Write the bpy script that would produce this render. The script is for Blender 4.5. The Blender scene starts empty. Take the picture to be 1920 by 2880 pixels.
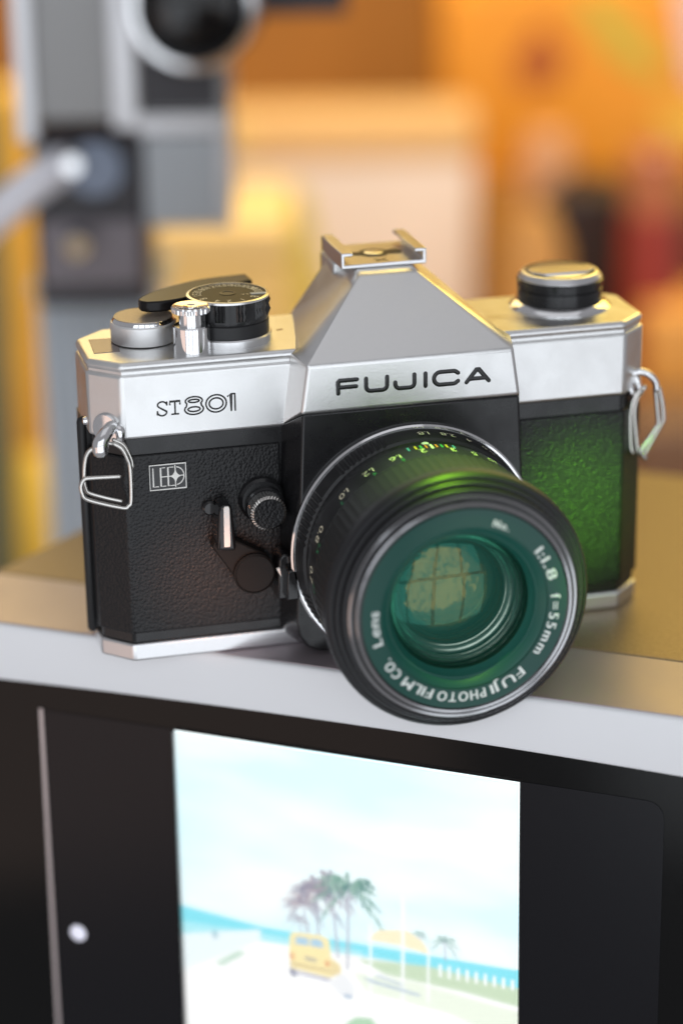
import bpy, bmesh, math, random
from mathutils import Vector, Matrix
R = math.radians
S = 0.001                                  # all builder numbers are millimetres
random.seed(7)
scene = bpy.context.scene
COL = scene.collection
PI = math.pi

# ------------------------------------------------------------------ camera, world, lights
cd = bpy.data.cameras.new('view_camera')
cam = bpy.data.objects.new('view_camera', cd)
COL.objects.link(cam)
right = Vector((0.97011604, -0.242128, -0.01577656))
down = Vector((-0.09730066, -0.32863581, -0.93943126))
fwd = Vector((0.22227787, 0.9128924, -0.34237408))
m3 = Matrix((right, -down, -fwd)).transposed()
cam.matrix_world = Matrix.Translation(Vector((-143.55, -528.04, 230.13)) * S) @ m3.to_4x4()
cd.sensor_fit = 'HORIZONTAL'
cd.sensor_width = 24.0
cd.lens = 87.37
cd.clip_start = 0.02
cd.clip_end = 20
cd.dof.use_dof = True
cd.dof.focus_distance = 0.5640
cd.dof.aperture_fstop = 4.1
scene.camera = cam

world = bpy.data.worlds.new('World')
scene.world = world
world.use_nodes = True
bg = world.node_tree.nodes['Background']
bg.inputs[0].default_value = (0.95, 0.95, 1.0, 1)
bg.inputs[1].default_value = 0.32

hv = Vector((0.23657562, 0.97161308, 0))   # level direction of sight
rv = Vector((0.97161308, -0.23657562, 0))  # to the right of it


def V(r, f, z):
    return (rv * r + hv * f + Vector((0, 0, z))) * S


def aim(o, loc, target):
    o.location = loc
    o.rotation_euler = (Vector(target) - Vector(loc)).to_track_quat('-Z', 'Y').to_euler()


def area(name, loc, target, sx, sy, power, color):
    l = bpy.data.lights.new(name, 'AREA')
    l.shape = 'RECTANGLE'
    l.size, l.size_y = sx, sy
    l.energy = power
    l.color = color
    o = bpy.data.objects.new(name, l)
    COL.objects.link(o)
    aim(o, loc, target)
    return o


def spot(name, loc, target, deg, power, color, blend=0.9, radius=0.03):
    l = bpy.data.lights.new(name, 'SPOT')
    l.energy = power
    l.color = color
    l.spot_size = R(deg)
    l.spot_blend = blend
    l.shadow_soft_size = radius
    o = bpy.data.objects.new(name, l)
    COL.objects.link(o)
    aim(o, loc, target)
    return o


# the shop window in front: panes of daylight with bars between them
for q in range(4):
    for row in range(2):
        rr, zz = 180 + (q - 1.5) * 620, 120 + (row - 0.5) * 1120
        area('shop_window_light', V(rr, -1500, zz), V(rr, 0, zz - 130), 0.54, 1.04, 2.6, (0.88, 0.94, 1.0))
area('warm_back_fill', V(-265, 1080, 520), V(-30, 0, 90), 0.46, 0.6, 2.45, (0.95, 0.72, 0.30))  # added lamp out of view; gives the top plate a warm reflection
area('warm_back_fill', V(400, 1080, 590), V(0, 0, 90), 0.9, 0.72, 7.9, (1.0, 0.74, 0.17))  # added lamp out of view; golden reflection for the right side
area('overhead_fill', V(0, -60, 1050), V(0, 0, 90), 0.9, 0.9, 0.9, (0.95, 0.96, 1.0))  # added unseen fill that brightens the prism's sloping face
area('warm_side_light', Vector((-820, -330, -270)) * S, Vector((-60, 0, -20)) * S, 0.5, 0.42, 0.52, (1.0, 0.68, 0.54))
spot('shop_spotlight', V(60, 250, 650), V(40, 760, -60), 62, 28, (1.0, 0.89, 0.76), 0.4, 0.10)
spot('green_veil_fill', V(165, -560, 75), Vector((44, 0, 27)) * S, 4.5, 44.0, (0.24, 1.0, 0.01), 1.0, 0.008)  # added spot imitating the green window reflection over the right leatherette
spot('green_veil_fill', Vector((34, -105, 600)) * S, Vector((3, -34, 51)) * S, 4.5, 40.0, (0.40, 1.0, 0.02), 1.0, 0.006)  # added spot imitating green window reflection over the lens top
spot('brown_veil_fill', V(-60, -600, 120), Vector((-46, 0, 19)) * S, 3.2, 24.0, (1.0, 0.42, 0.22), 1.0, 0.008)  # added spot imitating a brown window reflection on the lower left leatherette

scene.view_settings.view_transform = 'Standard'
scene.view_settings.look = 'None'
scene.view_settings.exposure = 0.0
scene.view_settings.gamma = 1.0
scene.cycles.use_denoising = True
scene.cycles.max_bounces = 10
scene.cycles.sample_clamp_indirect = 8

# ------------------------------------------------------------------ materials


def new_mat(name):
    m = bpy.data.materials.new(name)
    m.use_nodes = True
    return m, m.node_tree.nodes, m.node_tree.links, m.node_tree.nodes['Principled BSDF']


def mat(name, col, rough=0.5, metal=0.0, spec=0.5, bump=0.0, bscale=1500, var=0.0, vscale=60, coat=0.0, coat_rough=0.05, rvar=0.0, kind='noise', emit=None, estr=0.0):
    m, N, L, b = new_mat(name)
    b.inputs['Base Color'].default_value = (*col, 1)
    b.inputs['Roughness'].default_value = rough
    b.inputs['Metallic'].default_value = metal
    b.inputs['Specular IOR Level'].default_value = spec
    b.inputs['Coat Weight'].default_value = coat
    b.inputs['Coat Roughness'].default_value = coat_rough
    if emit:
        b.inputs['Emission Color'].default_value = (*emit, 1)
        b.inputs['Emission Strength'].default_value = estr
    tc = N.new('ShaderNodeTexCoord')
    if var or rvar:
        n = N.new('ShaderNodeTexNoise')
        n.inputs['Scale'].default_value = vscale
        n.inputs['Detail'].default_value = 5
        n.inputs['Roughness'].default_value = 0.6
        L.new(tc.outputs['Object'], n.inputs['Vector'])
        if var:
            r = N.new('ShaderNodeValToRGB')
            r.color_ramp.elements[0].position = 0.3
            r.color_ramp.elements[1].position = 0.7
            r.color_ramp.elements[0].color = (*[c * (1 - var) for c in col], 1)
            r.color_ramp.elements[1].color = (*[min(1, c * (1 + var)) for c in col], 1)
            L.new(n.outputs['Fac'], r.inputs['Fac'])
            L.new(r.outputs['Color'], b.inputs['Base Color'])
        if rvar:
            mr = N.new('ShaderNodeMapRange')
            mr.inputs['From Min'].default_value = 0.3
            mr.inputs['From Max'].default_value = 0.7
            mr.inputs['To Min'].default_value = rough - rvar
            mr.inputs['To Max'].default_value = rough + rvar
            L.new(n.outputs['Fac'], mr.inputs['Value'])
            L.new(mr.outputs['Result'], b.inputs['Roughness'])
    if bump:
        if kind == 'noise':
            t = N.new('ShaderNodeTexNoise')
            t.inputs['Detail'].default_value = 3
        else:
            t = N.new('ShaderNodeTexVoronoi')
            t.feature = 'SMOOTH_F1'
            t.inputs['Smoothness'].default_value = 0.6
        t.inputs['Scale'].default_value = bscale
        L.new(tc.outputs['Object'], t.inputs['Vector'])
        bp = N.new('ShaderNodeBump')
        bp.inputs['Strength'].default_value = bump
        bp.inputs['Distance'].default_value = 0.0004
        if kind != 'noise':
            bp.invert = True
        L.new(t.outputs['Fac' if kind == 'noise' else 'Distance'], bp.inputs['Height'])
        L.new(bp.outputs['Normal'], b.inputs['Normal'])
    return m


def leather_mat():
    m, N, L, b = new_mat('leatherette')
    b.inputs['Base Color'].default_value = (0.009, 0.009, 0.010, 1)
    b.inputs['Roughness'].default_value = 0.34
    b.inputs['Specular IOR Level'].default_value = 0.36
    tc = N.new('ShaderNodeTexCoord')
    n = N.new('ShaderNodeTexNoise')
    n.inputs['Scale'].default_value = 420
    n.inputs['Detail'].default_value = 2
    L.new(tc.outputs['Object'], n.inputs['Vector'])
    add = N.new('ShaderNodeVectorMath')
    add.operation = 'MULTIPLY_ADD'
    add.inputs[1].default_value = (0.0003,) * 3
    L.new(n.outputs['Color'], add.inputs[0])
    L.new(tc.outputs['Object'], add.inputs[2])
    v = N.new('ShaderNodeTexVoronoi')
    v.feature = 'SMOOTH_F1'
    v.inputs['Scale'].default_value = 1500
    v.inputs['Smoothness'].default_value = 0.35
    L.new(add.outputs['Vector'], v.inputs['Vector'])
    v2 = N.new('ShaderNodeTexNoise')
    v2.inputs['Scale'].default_value = 2600
    L.new(tc.outputs['Object'], v2.inputs['Vector'])
    mx = N.new('ShaderNodeMath')
    mx.operation = 'MULTIPLY_ADD'
    mx.inputs[1].default_value = -0.15
    L.new(v2.outputs['Fac'], mx.inputs[0])
    L.new(v.outputs['Distance'], mx.inputs[2])
    bp = N.new('ShaderNodeBump')
    bp.invert = True
    bp.inputs['Strength'].default_value = 0.42
    bp.inputs['Distance'].default_value = 0.00029
    L.new(mx.outputs['Value'], bp.inputs['Height'])
    L.new(bp.outputs['Normal'], b.inputs['Normal'])
    return m


M = {}
M['silver'] = mat('satin_chrome', (0.77, 0.77, 0.765), 0.37, 1.0, bump=0.07, bscale=2600, rvar=0.06, vscale=130, var=0.04)
M['silver_fine'] = mat('anodised_aluminium', (0.76, 0.76, 0.77), 0.30, 1.0, bump=0.05, bscale=5200)
M['silver_bright'] = mat('bright_satin_aluminium', (0.90, 0.90, 0.90), 0.50, 1.0, bump=0.08, bscale=4200)
M['chrome'] = mat('polished_chrome', (0.82, 0.82, 0.83), 0.07, 1.0, rvar=0.03, vscale=300)
M['steel'] = mat('steel_wire', (0.62, 0.60, 0.57), 0.20, 1.0, rvar=0.06, vscale=900)
M['black'] = mat('black_enamel', (0.010, 0.010, 0.011), 0.28, 0, 0.42, coat=0.1, coat_rough=0.1, rvar=0.08, vscale=150)
M['black_satin'] = mat('black_anodised', (0.016, 0.016, 0.017), 0.40, 0, 0.36, rvar=0.06, vscale=200)
M['dark_steel'] = mat('dark_rim_metal', (0.40, 0.40, 0.41), 0.16, 1.0)
M['black_gloss'] = mat('black_gloss', (0.008, 0.008, 0.009), 0.10, 0, 0.5)
M['black_edge'] = mat('black_anodised_edge', (0.014, 0.014, 0.016), 0.40, 0, 0.4)
M['black_matte'] = mat('matte_black_paint', (0.007, 0.007, 0.007), 0.45, 0, 0.22)
M['rubber'] = mat('black_rubber', (0.020, 0.020, 0.020), 0.50, 0, 0.4, bump=0.1, bscale=3000)
M['leather'] = leather_mat()
M['white'] = mat('white_paint', (0.85, 0.84, 0.80), 0.45)
M['ivory'] = mat('ivory_print', (0.80, 0.74, 0.55), 0.5)
M['ink'] = mat('engraved_black_ink', (0.012, 0.012, 0.013), 0.25)
M['tan_disc'] = mat('brown_satin_disc', (0.42, 0.36, 0.30), 0.42, 0.7, bump=0.2, bscale=4200, var=0.12, vscale=2500)
M['blue'] = mat('blue_print', (0.10, 0.35, 0.60), 0.5)
M['yellow'] = mat('yellow_print', (0.75, 0.48, 0.03), 0.5)
M['orange_p'] = mat('orange_print', (0.75, 0.22, 0.03), 0.5)
M['green_p'] = mat('green_print', (0.05, 0.35, 0.14), 0.5)
M['red'] = mat('red_print', (0.6, 0.04, 0.03), 0.5)
M['name_ring'] = mat('ring_teal_reflection', (0.005, 0.060, 0.046), 0.35, 0, 0.22, coat=0.3, coat_rough=0.03)  # teal of the window reflection painted into the ring's base colour
M['cone'] = mat('cone_teal_reflection', (0.008, 0.085, 0.065), 0.42, 0, 0.5)  # same reflected teal painted into the cone
M['baffle'] = mat('baffle_teal_reflection', (0.012, 0.050, 0.042), 0.30, 0, 0.5)  # dark baffle with the reflected teal painted into its colour


def glass_mat(name, tint, gloss, base_fac, ior=1.5, rough=0.0, haze=0.0, wavy=0.0):
    m, N, L, b = new_mat(name)
    N.remove(b)
    out = N['Material Output']
    tr = N.new('ShaderNodeBsdfTransparent')
    tr.inputs[0].default_value = (*tint, 1)
    gl = N.new('ShaderNodeBsdfGlossy')
    gl.inputs['Color'].default_value = (*gloss, 1)
    gl.inputs['Roughness'].default_value = rough
    if wavy:
        tcw = N.new('ShaderNodeTexCoord')
        nw = N.new('ShaderNodeTexNoise')
        nw.inputs['Scale'].default_value = 130
        nw.inputs['Detail'].default_value = 3
        bw = N.new('ShaderNodeBump')
        bw.inputs['Strength'].default_value = wavy
        bw.inputs['Distance'].default_value = 0.004
        L.new(tcw.outputs['Object'], nw.inputs['Vector'])
        L.new(nw.outputs['Fac'], bw.inputs['Height'])
        L.new(bw.outputs['Normal'], gl.inputs['Normal'])
    fr = N.new('ShaderNodeFresnel')
    fr.inputs['IOR'].default_value = ior
    ad = N.new('ShaderNodeMath')
    ad.operation = 'ADD'
    ad.use_clamp = True
    ad.inputs[1].default_value = base_fac
    L.new(fr.outputs[0], ad.inputs[0])
    mx = N.new('ShaderNodeMixShader')
    L.new(ad.outputs[0], mx.inputs[0])
    L.new(tr.outputs[0], mx.inputs[1])
    L.new(gl.outputs[0], mx.inputs[2])
    if haze:
        hz = N.new('ShaderNodeBsdfGlossy')
        hz.inputs['Color'].default_value = (*gloss, 1)
        hz.inputs['Roughness'].default_value = 0.45
        m2 = N.new('ShaderNodeMixShader')
        m2.inputs[0].default_value = haze
        L.new(mx.outputs[0], m2.inputs[1])
        L.new(hz.outputs[0], m2.inputs[2])
        mx = m2
    L.new(mx.outputs[0], out.inputs['Surface'])
    return m


M['front_glass'] = glass_mat('coated_glass_teal_veil', (0.86, 0.96, 0.90), (0.20, 0.95, 0.70), 0.012, 1.40, 0.02, 0.06)  # rough teal haze over the coating imitates the window's reflected veil
M['inner_glass'] = glass_mat('amber_coated_glass', (0.45, 0.50, 0.42), (1.0, 0.52, 0.13), 0.09, 1.45, 0.02, 0.0, 0.30)
M['clear'] = glass_mat('clear_dome', (0.97, 0.97, 0.95), (1, 1, 1), 0.03, 1.45)

# ------------------------------------------------------------------ mesh helpers (millimetres in, metres out)


def link(name, me, m, parent=None, smooth=None, bevel=0.0, seg=2, xf=None):
    if xf is not None:
        me.transform(xf)
    o = bpy.data.objects.new(name, me)
    COL.objects.link(o)
    if m is not None:
        for x in (m if isinstance(m, (list, tuple)) else [m]):
            me.materials.append(x)
    if parent is not None:
        o.parent = parent
    if bevel:
        b = o.modifiers.new('edge', 'BEVEL')
        b.width = bevel * S
        b.segments = seg
        b.limit_method = 'ANGLE'
        b.angle_limit = R(25)
        b.use_clamp_overlap = True
    if smooth is not None:
        for p in me.polygons:
            p.use_smooth = True
        me.set_sharp_from_angle(angle=R(smooth))
    return o


def from_bm(bm):
    bmesh.ops.recalc_face_normals(bm, faces=bm.faces)
    me = bpy.data.meshes.new('mesh')
    bm.to_mesh(me)
    bm.free()
    return me


def scaled(bm):
    bmesh.ops.scale(bm, vec=(S, S, S), verts=bm.verts)
    return bm


def add_prism(bm, poly, a, b, plane='xy'):
    """poly extruded from a to b; plane xy: along z, xz: along y, yz: along x."""
    def P(u, v, w):
        return (u, v, w) if plane == 'xy' else ((u, w, v) if plane == 'xz' else (w, u, v))
    lo = [bm.verts.new(P(u, v, a)) for u, v in poly]
    hi = [bm.verts.new(P(u, v, b)) for u, v in poly]
    n = len(poly)
    bm.faces.new(lo[::-1])
    bm.faces.new(hi)
    for i in range(n):
        bm.faces.new((lo[i], lo[(i + 1) % n], hi[(i + 1) % n], hi[i]))


def add_box(bm, x0, x1, y0, y1, z0, z1):
    add_prism(bm, [(x0, y0), (x1, y0), (x1, y1), (x0, y1)], z0, z1)


def add_lathe(bm, prof, c, axis='z', seg=64, mod=None, close=True):
    """prof: (radius, height) list. axis z: up; axis y: forward is -y; returns nothing."""
    rings = []
    for j, (r, h) in enumerate(prof):
        ring = []
        if r < 1e-6:
            ring = [None]
        for i in range(seg if r >= 1e-6 else 1):
            a = 2 * PI * i / seg
            rr = r if mod is None else mod(r, a, j, i)
            if axis == 'z':
                p = (c[0] + rr * math.cos(a), c[1] + rr * math.sin(a), c[2] + h)
            else:
                p = (c[0] + rr * math.cos(a), c[1] - h, c[2] + rr * math.sin(a))
            v = bm.verts.new(p)
            if r < 1e-6:
                ring = [v]
            else:
                ring.append(v)
        rings.append(ring)
    for A, B in zip(rings, rings[1:]):
        if len(A) == 1 and len(B) == 1:
            continue
        for i in range(seg):
            k = (i + 1) % seg
            if len(A) == 1:
                bm.faces.new((A[0], B[i], B[k]))
            elif len(B) == 1:
                bm.faces.new((A[i], A[k], B[0]))
            else:
                bm.faces.new((A[i], A[k], B[k], B[i]))
    if close:
        for ring in (rings[0], rings[-1]):
            if len(ring) > 2:
                try:
                    bm.faces.new(ring)
                except ValueError:
                    pass


def lathe(name, prof, c, m, parent, axis='z', seg=64, mod=None, smooth=35, bevel=0.0, close=True):
    bm = bmesh.new()
    add_lathe(bm, prof, c, axis, seg, mod, close)
    return link(name, from_bm(scaled(bm)), m, parent, smooth, bevel)


def prism(name, poly, a, b, m, parent, plane='xy', bevel=0.0, seg=2, smooth=None):
    bm = bmesh.new()
    add_prism(bm, poly, a, b, plane)
    return link(name, from_bm(scaled(bm)), m, parent, smooth if smooth else (40 if bevel else None), bevel, seg)


def spline(pts, n=8, closed=False):
    P = [Vector(p) for p in pts]
    out = []
    N = len(P)
    last = N if closed else N - 1
    for i in range(last):
        p0 = P[(i - 1) % N] if closed or i > 0 else P[0] * 2 - P[1]
        p1, p2 = P[i], P[(i + 1) % N]
        p3 = P[(i + 2) % N] if closed or i + 2 < N else P[-1] * 2 - P[-2]
        for k in range(n):
            t = k / n
            out.append(0.5 * ((2 * p1) + (p2 - p0) * t + (2 * p0 - 5 * p1 + 4 * p2 - p3) * t * t + (3 * p1 - p0 - 3 * p2 + p3) * t ** 3))
    if not closed:
        out.append(P[-1])
    return out


def add_tube(bm, pts, r, seg=8, closed=False, flat=None, caps=True):
    """swept tube; flat=(normal, half thickness) squashes it along that normal; round end caps."""
    P = [Vector(p) for p in pts]
    n = len(P)
    rings = []
    prev = None
    rr = r if callable(r) else (lambda t: r)

    def ring(c, t, side, up, q, h):
        return [bm.verts.new(c + side * (q * math.cos(2 * PI * i / seg)) + up * (h * math.sin(2 * PI * i / seg))) for i in range(seg)]
    for i in range(n):
        a = P[(i - 1) % n] if closed or i > 0 else P[i]
        b = P[(i + 1) % n] if closed or i < n - 1 else P[i]
        t = (b - a).normalized()
        if flat:
            up = Vector(flat[0]).normalized()
            side = t.cross(up).normalized()
        else:
            if prev is None:
                ref = Vector((0, 0, 1)) if abs(t.z) < 0.9 else Vector((0, 1, 0))
                side = t.cross(ref).normalized()
            else:
                side = (prev - t * prev.dot(t)).normalized()
            up = side.cross(t).normalized()
            prev = side
        q = rr(i / max(1, n - 1))
        k = 1.0
        if flat and 0 < i < n - 1:      # keep the stroke's width round a corner
            c = max(0.5, ((P[i] - a).normalized() + (b - P[i]).normalized()).length / 2)
            k = 1 / c
        h = flat[1] if flat else q
        if not closed and caps and i == 0:
            for f in (0.95, 0.6):
                s_ = math.sqrt(1 - f * f)
                rings.append(ring(P[0] - t * (q * f), t, side, up, q * s_, h * s_))
        rings.append(ring(P[i], t, side, up, q * k, h))
        if not closed and caps and i == n - 1:
            for f in (0.6, 0.95):
                s_ = math.sqrt(1 - f * f)
                rings.append(ring(P[-1] + t * (q * f), t, side, up, q * s_, h * s_))
    pairs = list(zip(rings, rings[1:])) + ([(rings[-1], rings[0])] if closed else [])
    for A, B in pairs:
        for i in range(seg):
            k = (i + 1) % seg
            bm.faces.new((A[i], A[k], B[k], B[i]))
    if not closed:
        bm.faces.new(rings[0][::-1])
        bm.faces.new(rings[-1])


def tube(name, pts, r, m, parent, seg=10, closed=False, flat=None):
    bm = bmesh.new()
    add_tube(bm, pts, r, seg, closed, flat)
    return link(name, from_bm(scaled(bm)), m, parent, 50)


def strokes(name, paths, w, m, parent, y, depth=0.10, plane='xz', norm=(0, -1, 0)):
    """lettering from centre lines in the x-z plane at depth y."""
    bm = bmesh.new()
    for p in paths:
        closed = len(p) > 2 and p[0] == p[-1]
        pts = [Vector((x, y, z)) for x, z in (p[:-1] if closed else p)]
        add_tube(bm, pts, w / 2, 8, closed, (norm, depth))
    return link(name, from_bm(scaled(bm)), m, parent, 50)


def arc(cx, cz, rx, rz, a0, a1, n=14):
    return [(cx + rx * math.cos(R(a0 + (a1 - a0) * i / n)), cz + rz * math.sin(R(a0 + (a1 - a0) * i / n))) for i in range(n + 1)]


_glyph = {}


def glyph(ch):
    """(verts, faces, width) of a character from Blender's own font, cap height 1."""
    if ch in _glyph:
        return _glyph[ch]
    cu = bpy.data.curves.new('t', 'FONT')
    cu.body = ch
    cu.size = 1.0 / 0.695
    cu.resolution_u = 3
    o = bpy.data.objects.new('t', cu)
    COL.objects.link(o)
    bpy.context.view_layer.update()
    dg = bpy.context.evaluated_depsgraph_get()
    me = bpy.data.meshes.new_from_object(o.evaluated_get(dg))
    vs = [v.co.copy() for v in me.vertices]
    fs = [tuple(p.vertices) for p in me.polygons]
    bpy.data.objects.remove(o)
    bpy.data.curves.remove(cu)
    bpy.data.meshes.remove(me)
    w = max([v.x for v in vs], default=0.4)
    lo = min([v.x for v in vs], default=0.0)
    vs = [Vector((v.x - lo, v.y, 0)) for v in vs]
    _glyph[ch] = (vs, fs, (w - lo) if fs else 0.35)
    return _glyph[ch]


def add_glyph(bm, ch, fn, bold=0.0):
    vs, fs, w = glyph(ch)
    nv = [bm.verts.new(fn(v.x - w / 2, v.y)) for v in vs]
    for f in fs:
        try:
            bm.faces.new([nv[i] for i in f])
        except ValueError:
            pass


def empty(name, loc=(0, 0, 0), rz=0):
    o = bpy.data.objects.new(name, None)
    COL.objects.link(o)
    o.location = loc
    o.rotation_euler.z = rz
    o.empty_display_size = 0.01
    return o


def tag(o, label=None, cat=None, group=None, kind=None):
    if label:
        o['label'] = label
    if cat:
        o['category'] = cat
    if group:
        o['group'] = group
    if kind:
        o['kind'] = kind
    return o


def sub(parent, name, fn):
    """an empty part that holds sub-parts."""
    o = empty(name)
    o.parent = parent
    fn(o)
    return o


# ------------------------------------------------------------------ the film camera
XL, XR, CH = -65.2, 54.2, 6.8
cam1 = empty('film_camera')
tag(cam1, 'silver and black film camera with a large lens, standing on the display unit', 'camera')


def octo(i=0.0, dy=0.0):
    k = i * 0.414
    L_, R_ = XL - CH + i, XR + CH - i
    return [(XL + k, i), (XR - k, i), (R_, CH + k), (R_, 24 - k), (R_ - 7 + k, 31 - i), (L_ + 7 - k, 31 - i), (L_, 24 - k), (L_, CH + k)]


# base plate and body shell
prism('base_plate', octo(0.3), 0.0, 4.3, M['silver_fine'], cam1, bevel=0.6, seg=3)
prism('body_shell', octo(0.9), 4.2, 54.6, M['black'], cam1, bevel=0.5)


def wrap(path, t_out, z0, z1, name):
    """a strip of leatherette that follows the body's outline."""
    P = [Vector((x, y)) for x, y in path]
    def offs(d):
        out = []
        for i, p in enumerate(P):
            ns = []
            for a, b in ((i - 1, i), (i, i + 1)):
                if a >= 0 and b < len(P):
                    e = (P[b] - P[a]).normalized()
                    ns.append(Vector((e.y, -e.x)))
            n = sum(ns, Vector((0, 0)))
            n.normalize()
            n /= max(0.3, n.dot(ns[0]))
            out.append(tuple(p + n * d))
        return out
    o, i = offs(t_out), offs(-1.2)
    return prism(name, o + i[::-1], z0, z1, M['leather'], cam1, bevel=0.55, seg=3)


o9 = octo(0.9)
wrap([(XL - CH + 0.9, 13.5), o9[7], o9[0], (-29.2, 0.9)], 0.75, 6.9, 50.4, 'leatherette')
wrap([(28.2, 0.9), o9[1], o9[2], (XR + CH - 0.9, 22)], 0.75, 6.9, 50.4, 'leatherette')

# hinge edge of the back door
bm = bmesh.new()
add_tube(bm, [(-72.6, 13.5, 4.6), (-72.6, 13.5, 55.5)], 1.25, 12)
add_prism(bm, [(-72.4, 13.2), (-70.5, 13.2), (-70.5, 30), (-72.0, 26)], 4.9, 54.8)
add_box(bm, -71.9, -70.6, 11.4, 13.4, 5.2, 54.6)
link('back_door', from_bm(scaled(bm)), M['black_satin'], cam1, 40)

# top plate: lower wall, recessed groove, lid
bm = bmesh.new()
add_prism(bm, octo(0.0), 54.3, 69.5)
me = from_bm(scaled(bm))
top = link('top_plate', me, M['silver'], cam1, 40, 0.8, 3)
bm = bmesh.new()
add_prism(bm, octo(0.75), 69.2, 70.2)
link('groove', from_bm(scaled(bm)), M['silver'], top)
bm = bmesh.new()
add_prism(bm, octo(0.15), 69.95, 72.2)
link('lid', from_bm(scaled(bm)), M['silver'], top, 40, 1.1, 4)
# frame counter window
prism('counter_window', [(-69.4, 10.4), (-63.4, 10.4), (-62.5, 21.8), (-68.9, 22.2)], 72.0, 72.32, mat('counter_window_grey', (0.24, 0.20, 0.19), 0.22, 0.6), top, bevel=0.1)
lathe('screw', [(0.0, 0.9), (0.8, 0.7), (1.05, 0.0), (1.05, -0.6)], (0, 0, 0), M['chrome'], top, seg=20).matrix_local = Matrix.Translation(Vector((-72.1, 10.2, 56.6)) * S) @ Matrix.Rotation(R(-90), 4, 'Y')

# prism housing
bm = bmesh.new()
HL = dict(B=(-25.8, -8.3, 59.5), A=(-24.2, -8.3, 70.6), C0=(-28.6, 0.6, 54.2), C1=(-26.2, 0.6, 71.5), D=(-24.3, 1.2, 72.5), F=(-6.9, 11.4, 85.35), F2=(-7.2, 15.6, 86.0), E=(-18.9, 32, 72.0), G=(-9.6, 31, 85.6), T=(-18.9, 32, 60))
vl = {k: bm.verts.new(v) for k, v in HL.items()}
vr = {k: bm.verts.new((-v[0] - 0.2, v[1], v[2])) for k, v in HL.items()}


def quad(*v):
    bm.faces.new(v)


quad(vl['B'], vr['B'], vr['A'], vl['A'])
quad(vl['A'], vr['A'], vr['F'], vl['F'])
quad(vl['F'], vr['F'], vr['F2'], vl['F2'])
quad(vl['F2'], vr['F2'], vr['G'], vl['G'])
quad(vl['G'], vr['G'], vr['E'], vl['E'])
quad(vl['E'], vr['E'], vr['T'], vl['T'])
for d in (vl, vr):
    quad(d['B'], d['A'], d['C1'], d['C0'])
    quad(d['A'], d['D'], d['C1'])
    quad(d['A'], d['F'], d['D'])
    quad(d['F'], d['F2'], d['G'], d['E'], d['D'])
    quad(d['C0'], d['C1'], d['D'], d['E'], d['T'])
quad(vl['B'], vl['C0'], vl['T'], vr['T'], vr['C0'], vr['B'])
housing = link('prism_housing', from_bm(scaled(bm)), M['silver'], cam1, 40, 0.75, 4)
prism('eyepiece_block', [(-10.4, 23), (10.2, 23), (10.2, 36.2), (-10.4, 36.2)], 74.5, 85.7, M['silver'], housing, bevel=0.6)

# FUJICA on the plate: strokes 0.85 mm wide
y = -8.32
w = 1.0
zt, zb = 66.6, 63.6
zm = (zt + zb) / 2
U = lambda x0, x1: [(x0, zt), (x0, zb + 1.1)] + arc(x0 + 1.1, zb + 1.1, 1.1, 1.1, 180, 270, 6)[1:] + arc(x1 - 1.1, zb + 1.1, 1.1, 1.1, 270, 360, 6) + [(x1, zt)]
letters = [
    [(-17.3, zb), (-17.3, zt - 0.2), (-17.1, zt), (-12.9, zt)], [(-17.2, zm - 0.1), (-13.1, zm - 0.1)],
    U(-10.8, -5.9),
    [(0.5, zt), (0.5, zb + 1.0)] + arc(-0.6, zb + 1.0, 1.1, 1.0, 0, -90, 6)[1:] + arc(-2.9, zb + 1.1, 1.1, 1.1, 270, 180, 6) + [(-4.0, zb + 1.5)],
    [(3.1, zt), (3.1, zb)],
    [(10.8, zt - 0.55)] + arc(9.6, zt - 0.8, 1.1, 0.8, 30, 90, 5) + arc(6.6, zm, 1.5, 1.5, 90, 270, 14) + arc(9.6, zb + 0.8, 1.1, 0.8, -90, -30, 5) + [(10.8, zb + 0.55)],
    [(12.8, zb), (15.3, zt), (15.6, zt), (18.1, zb)], [(13.6, zb + 0.75), (17.3, zb + 0.75)],
]
strokes('brand_lettering', letters, w, M['ink'], housing, y, 0.10)

# ST801 on the left of the top plate
y = -0.02
mod = [
    [(-57.2, 59.75), (-57.2, 60.5)], arc(-56.1, 60.3, 1.05, 0.85, 190, 450, 12)[0:9] + arc(-56.1, 62.0, 1.0, 0.75, 240, 20, 10), [(-55.0, 62.6), (-55.0, 61.9)],
    [(-54.3, 61.9), (-54.3, 62.6), (-52.0, 62.6), (-52.0, 61.9)], [(-53.15, 62.6), (-53.15, 59.6)], [(-53.9, 59.6), (-52.4, 59.6)],
]
num = []
num.append([p for p in arc(-48.7, 61.15, 2.3, 2.0, 0, 360, 28)][:-1])
num[-1] = []
# 8: outer outline with a waist, two inner counters
out8 = arc(-48.8, 60.35, 2.15, 1.25, -215, 35, 18) + arc(-48.8, 62.3, 1.95, 1.0, -35, 215, 16)
num[-1] = out8 + [out8[0]]
for cx, cz, rx, rz in ((-48.8, 60.35, 1.4, 0.55), (-48.8, 62.3, 1.25, 0.36)):
    a = arc(cx, cz, rx, rz, 0, 360, 18)[:-1]
    num.append(a + [a[0]])
for rx, rz in ((2.35, 2.05), (1.6, 1.3)):
    a = arc(-43.7, 61.25, rx, rz, 0, 360, 28)[:-1]
    num.append(a + [a[0]])
num += [[(-41.0, 62.7), (-40.25, 63.2), (-40.25, 59.25)], [(-39.35, 63.2), (-39.35, 59.25)], [(-40.25, 63.2), (-39.35, 63.2)]]
strokes('model_lettering', [p for p in mod + num if len(p) > 1], 0.40, M['ink'], top, y, 0.08)

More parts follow.
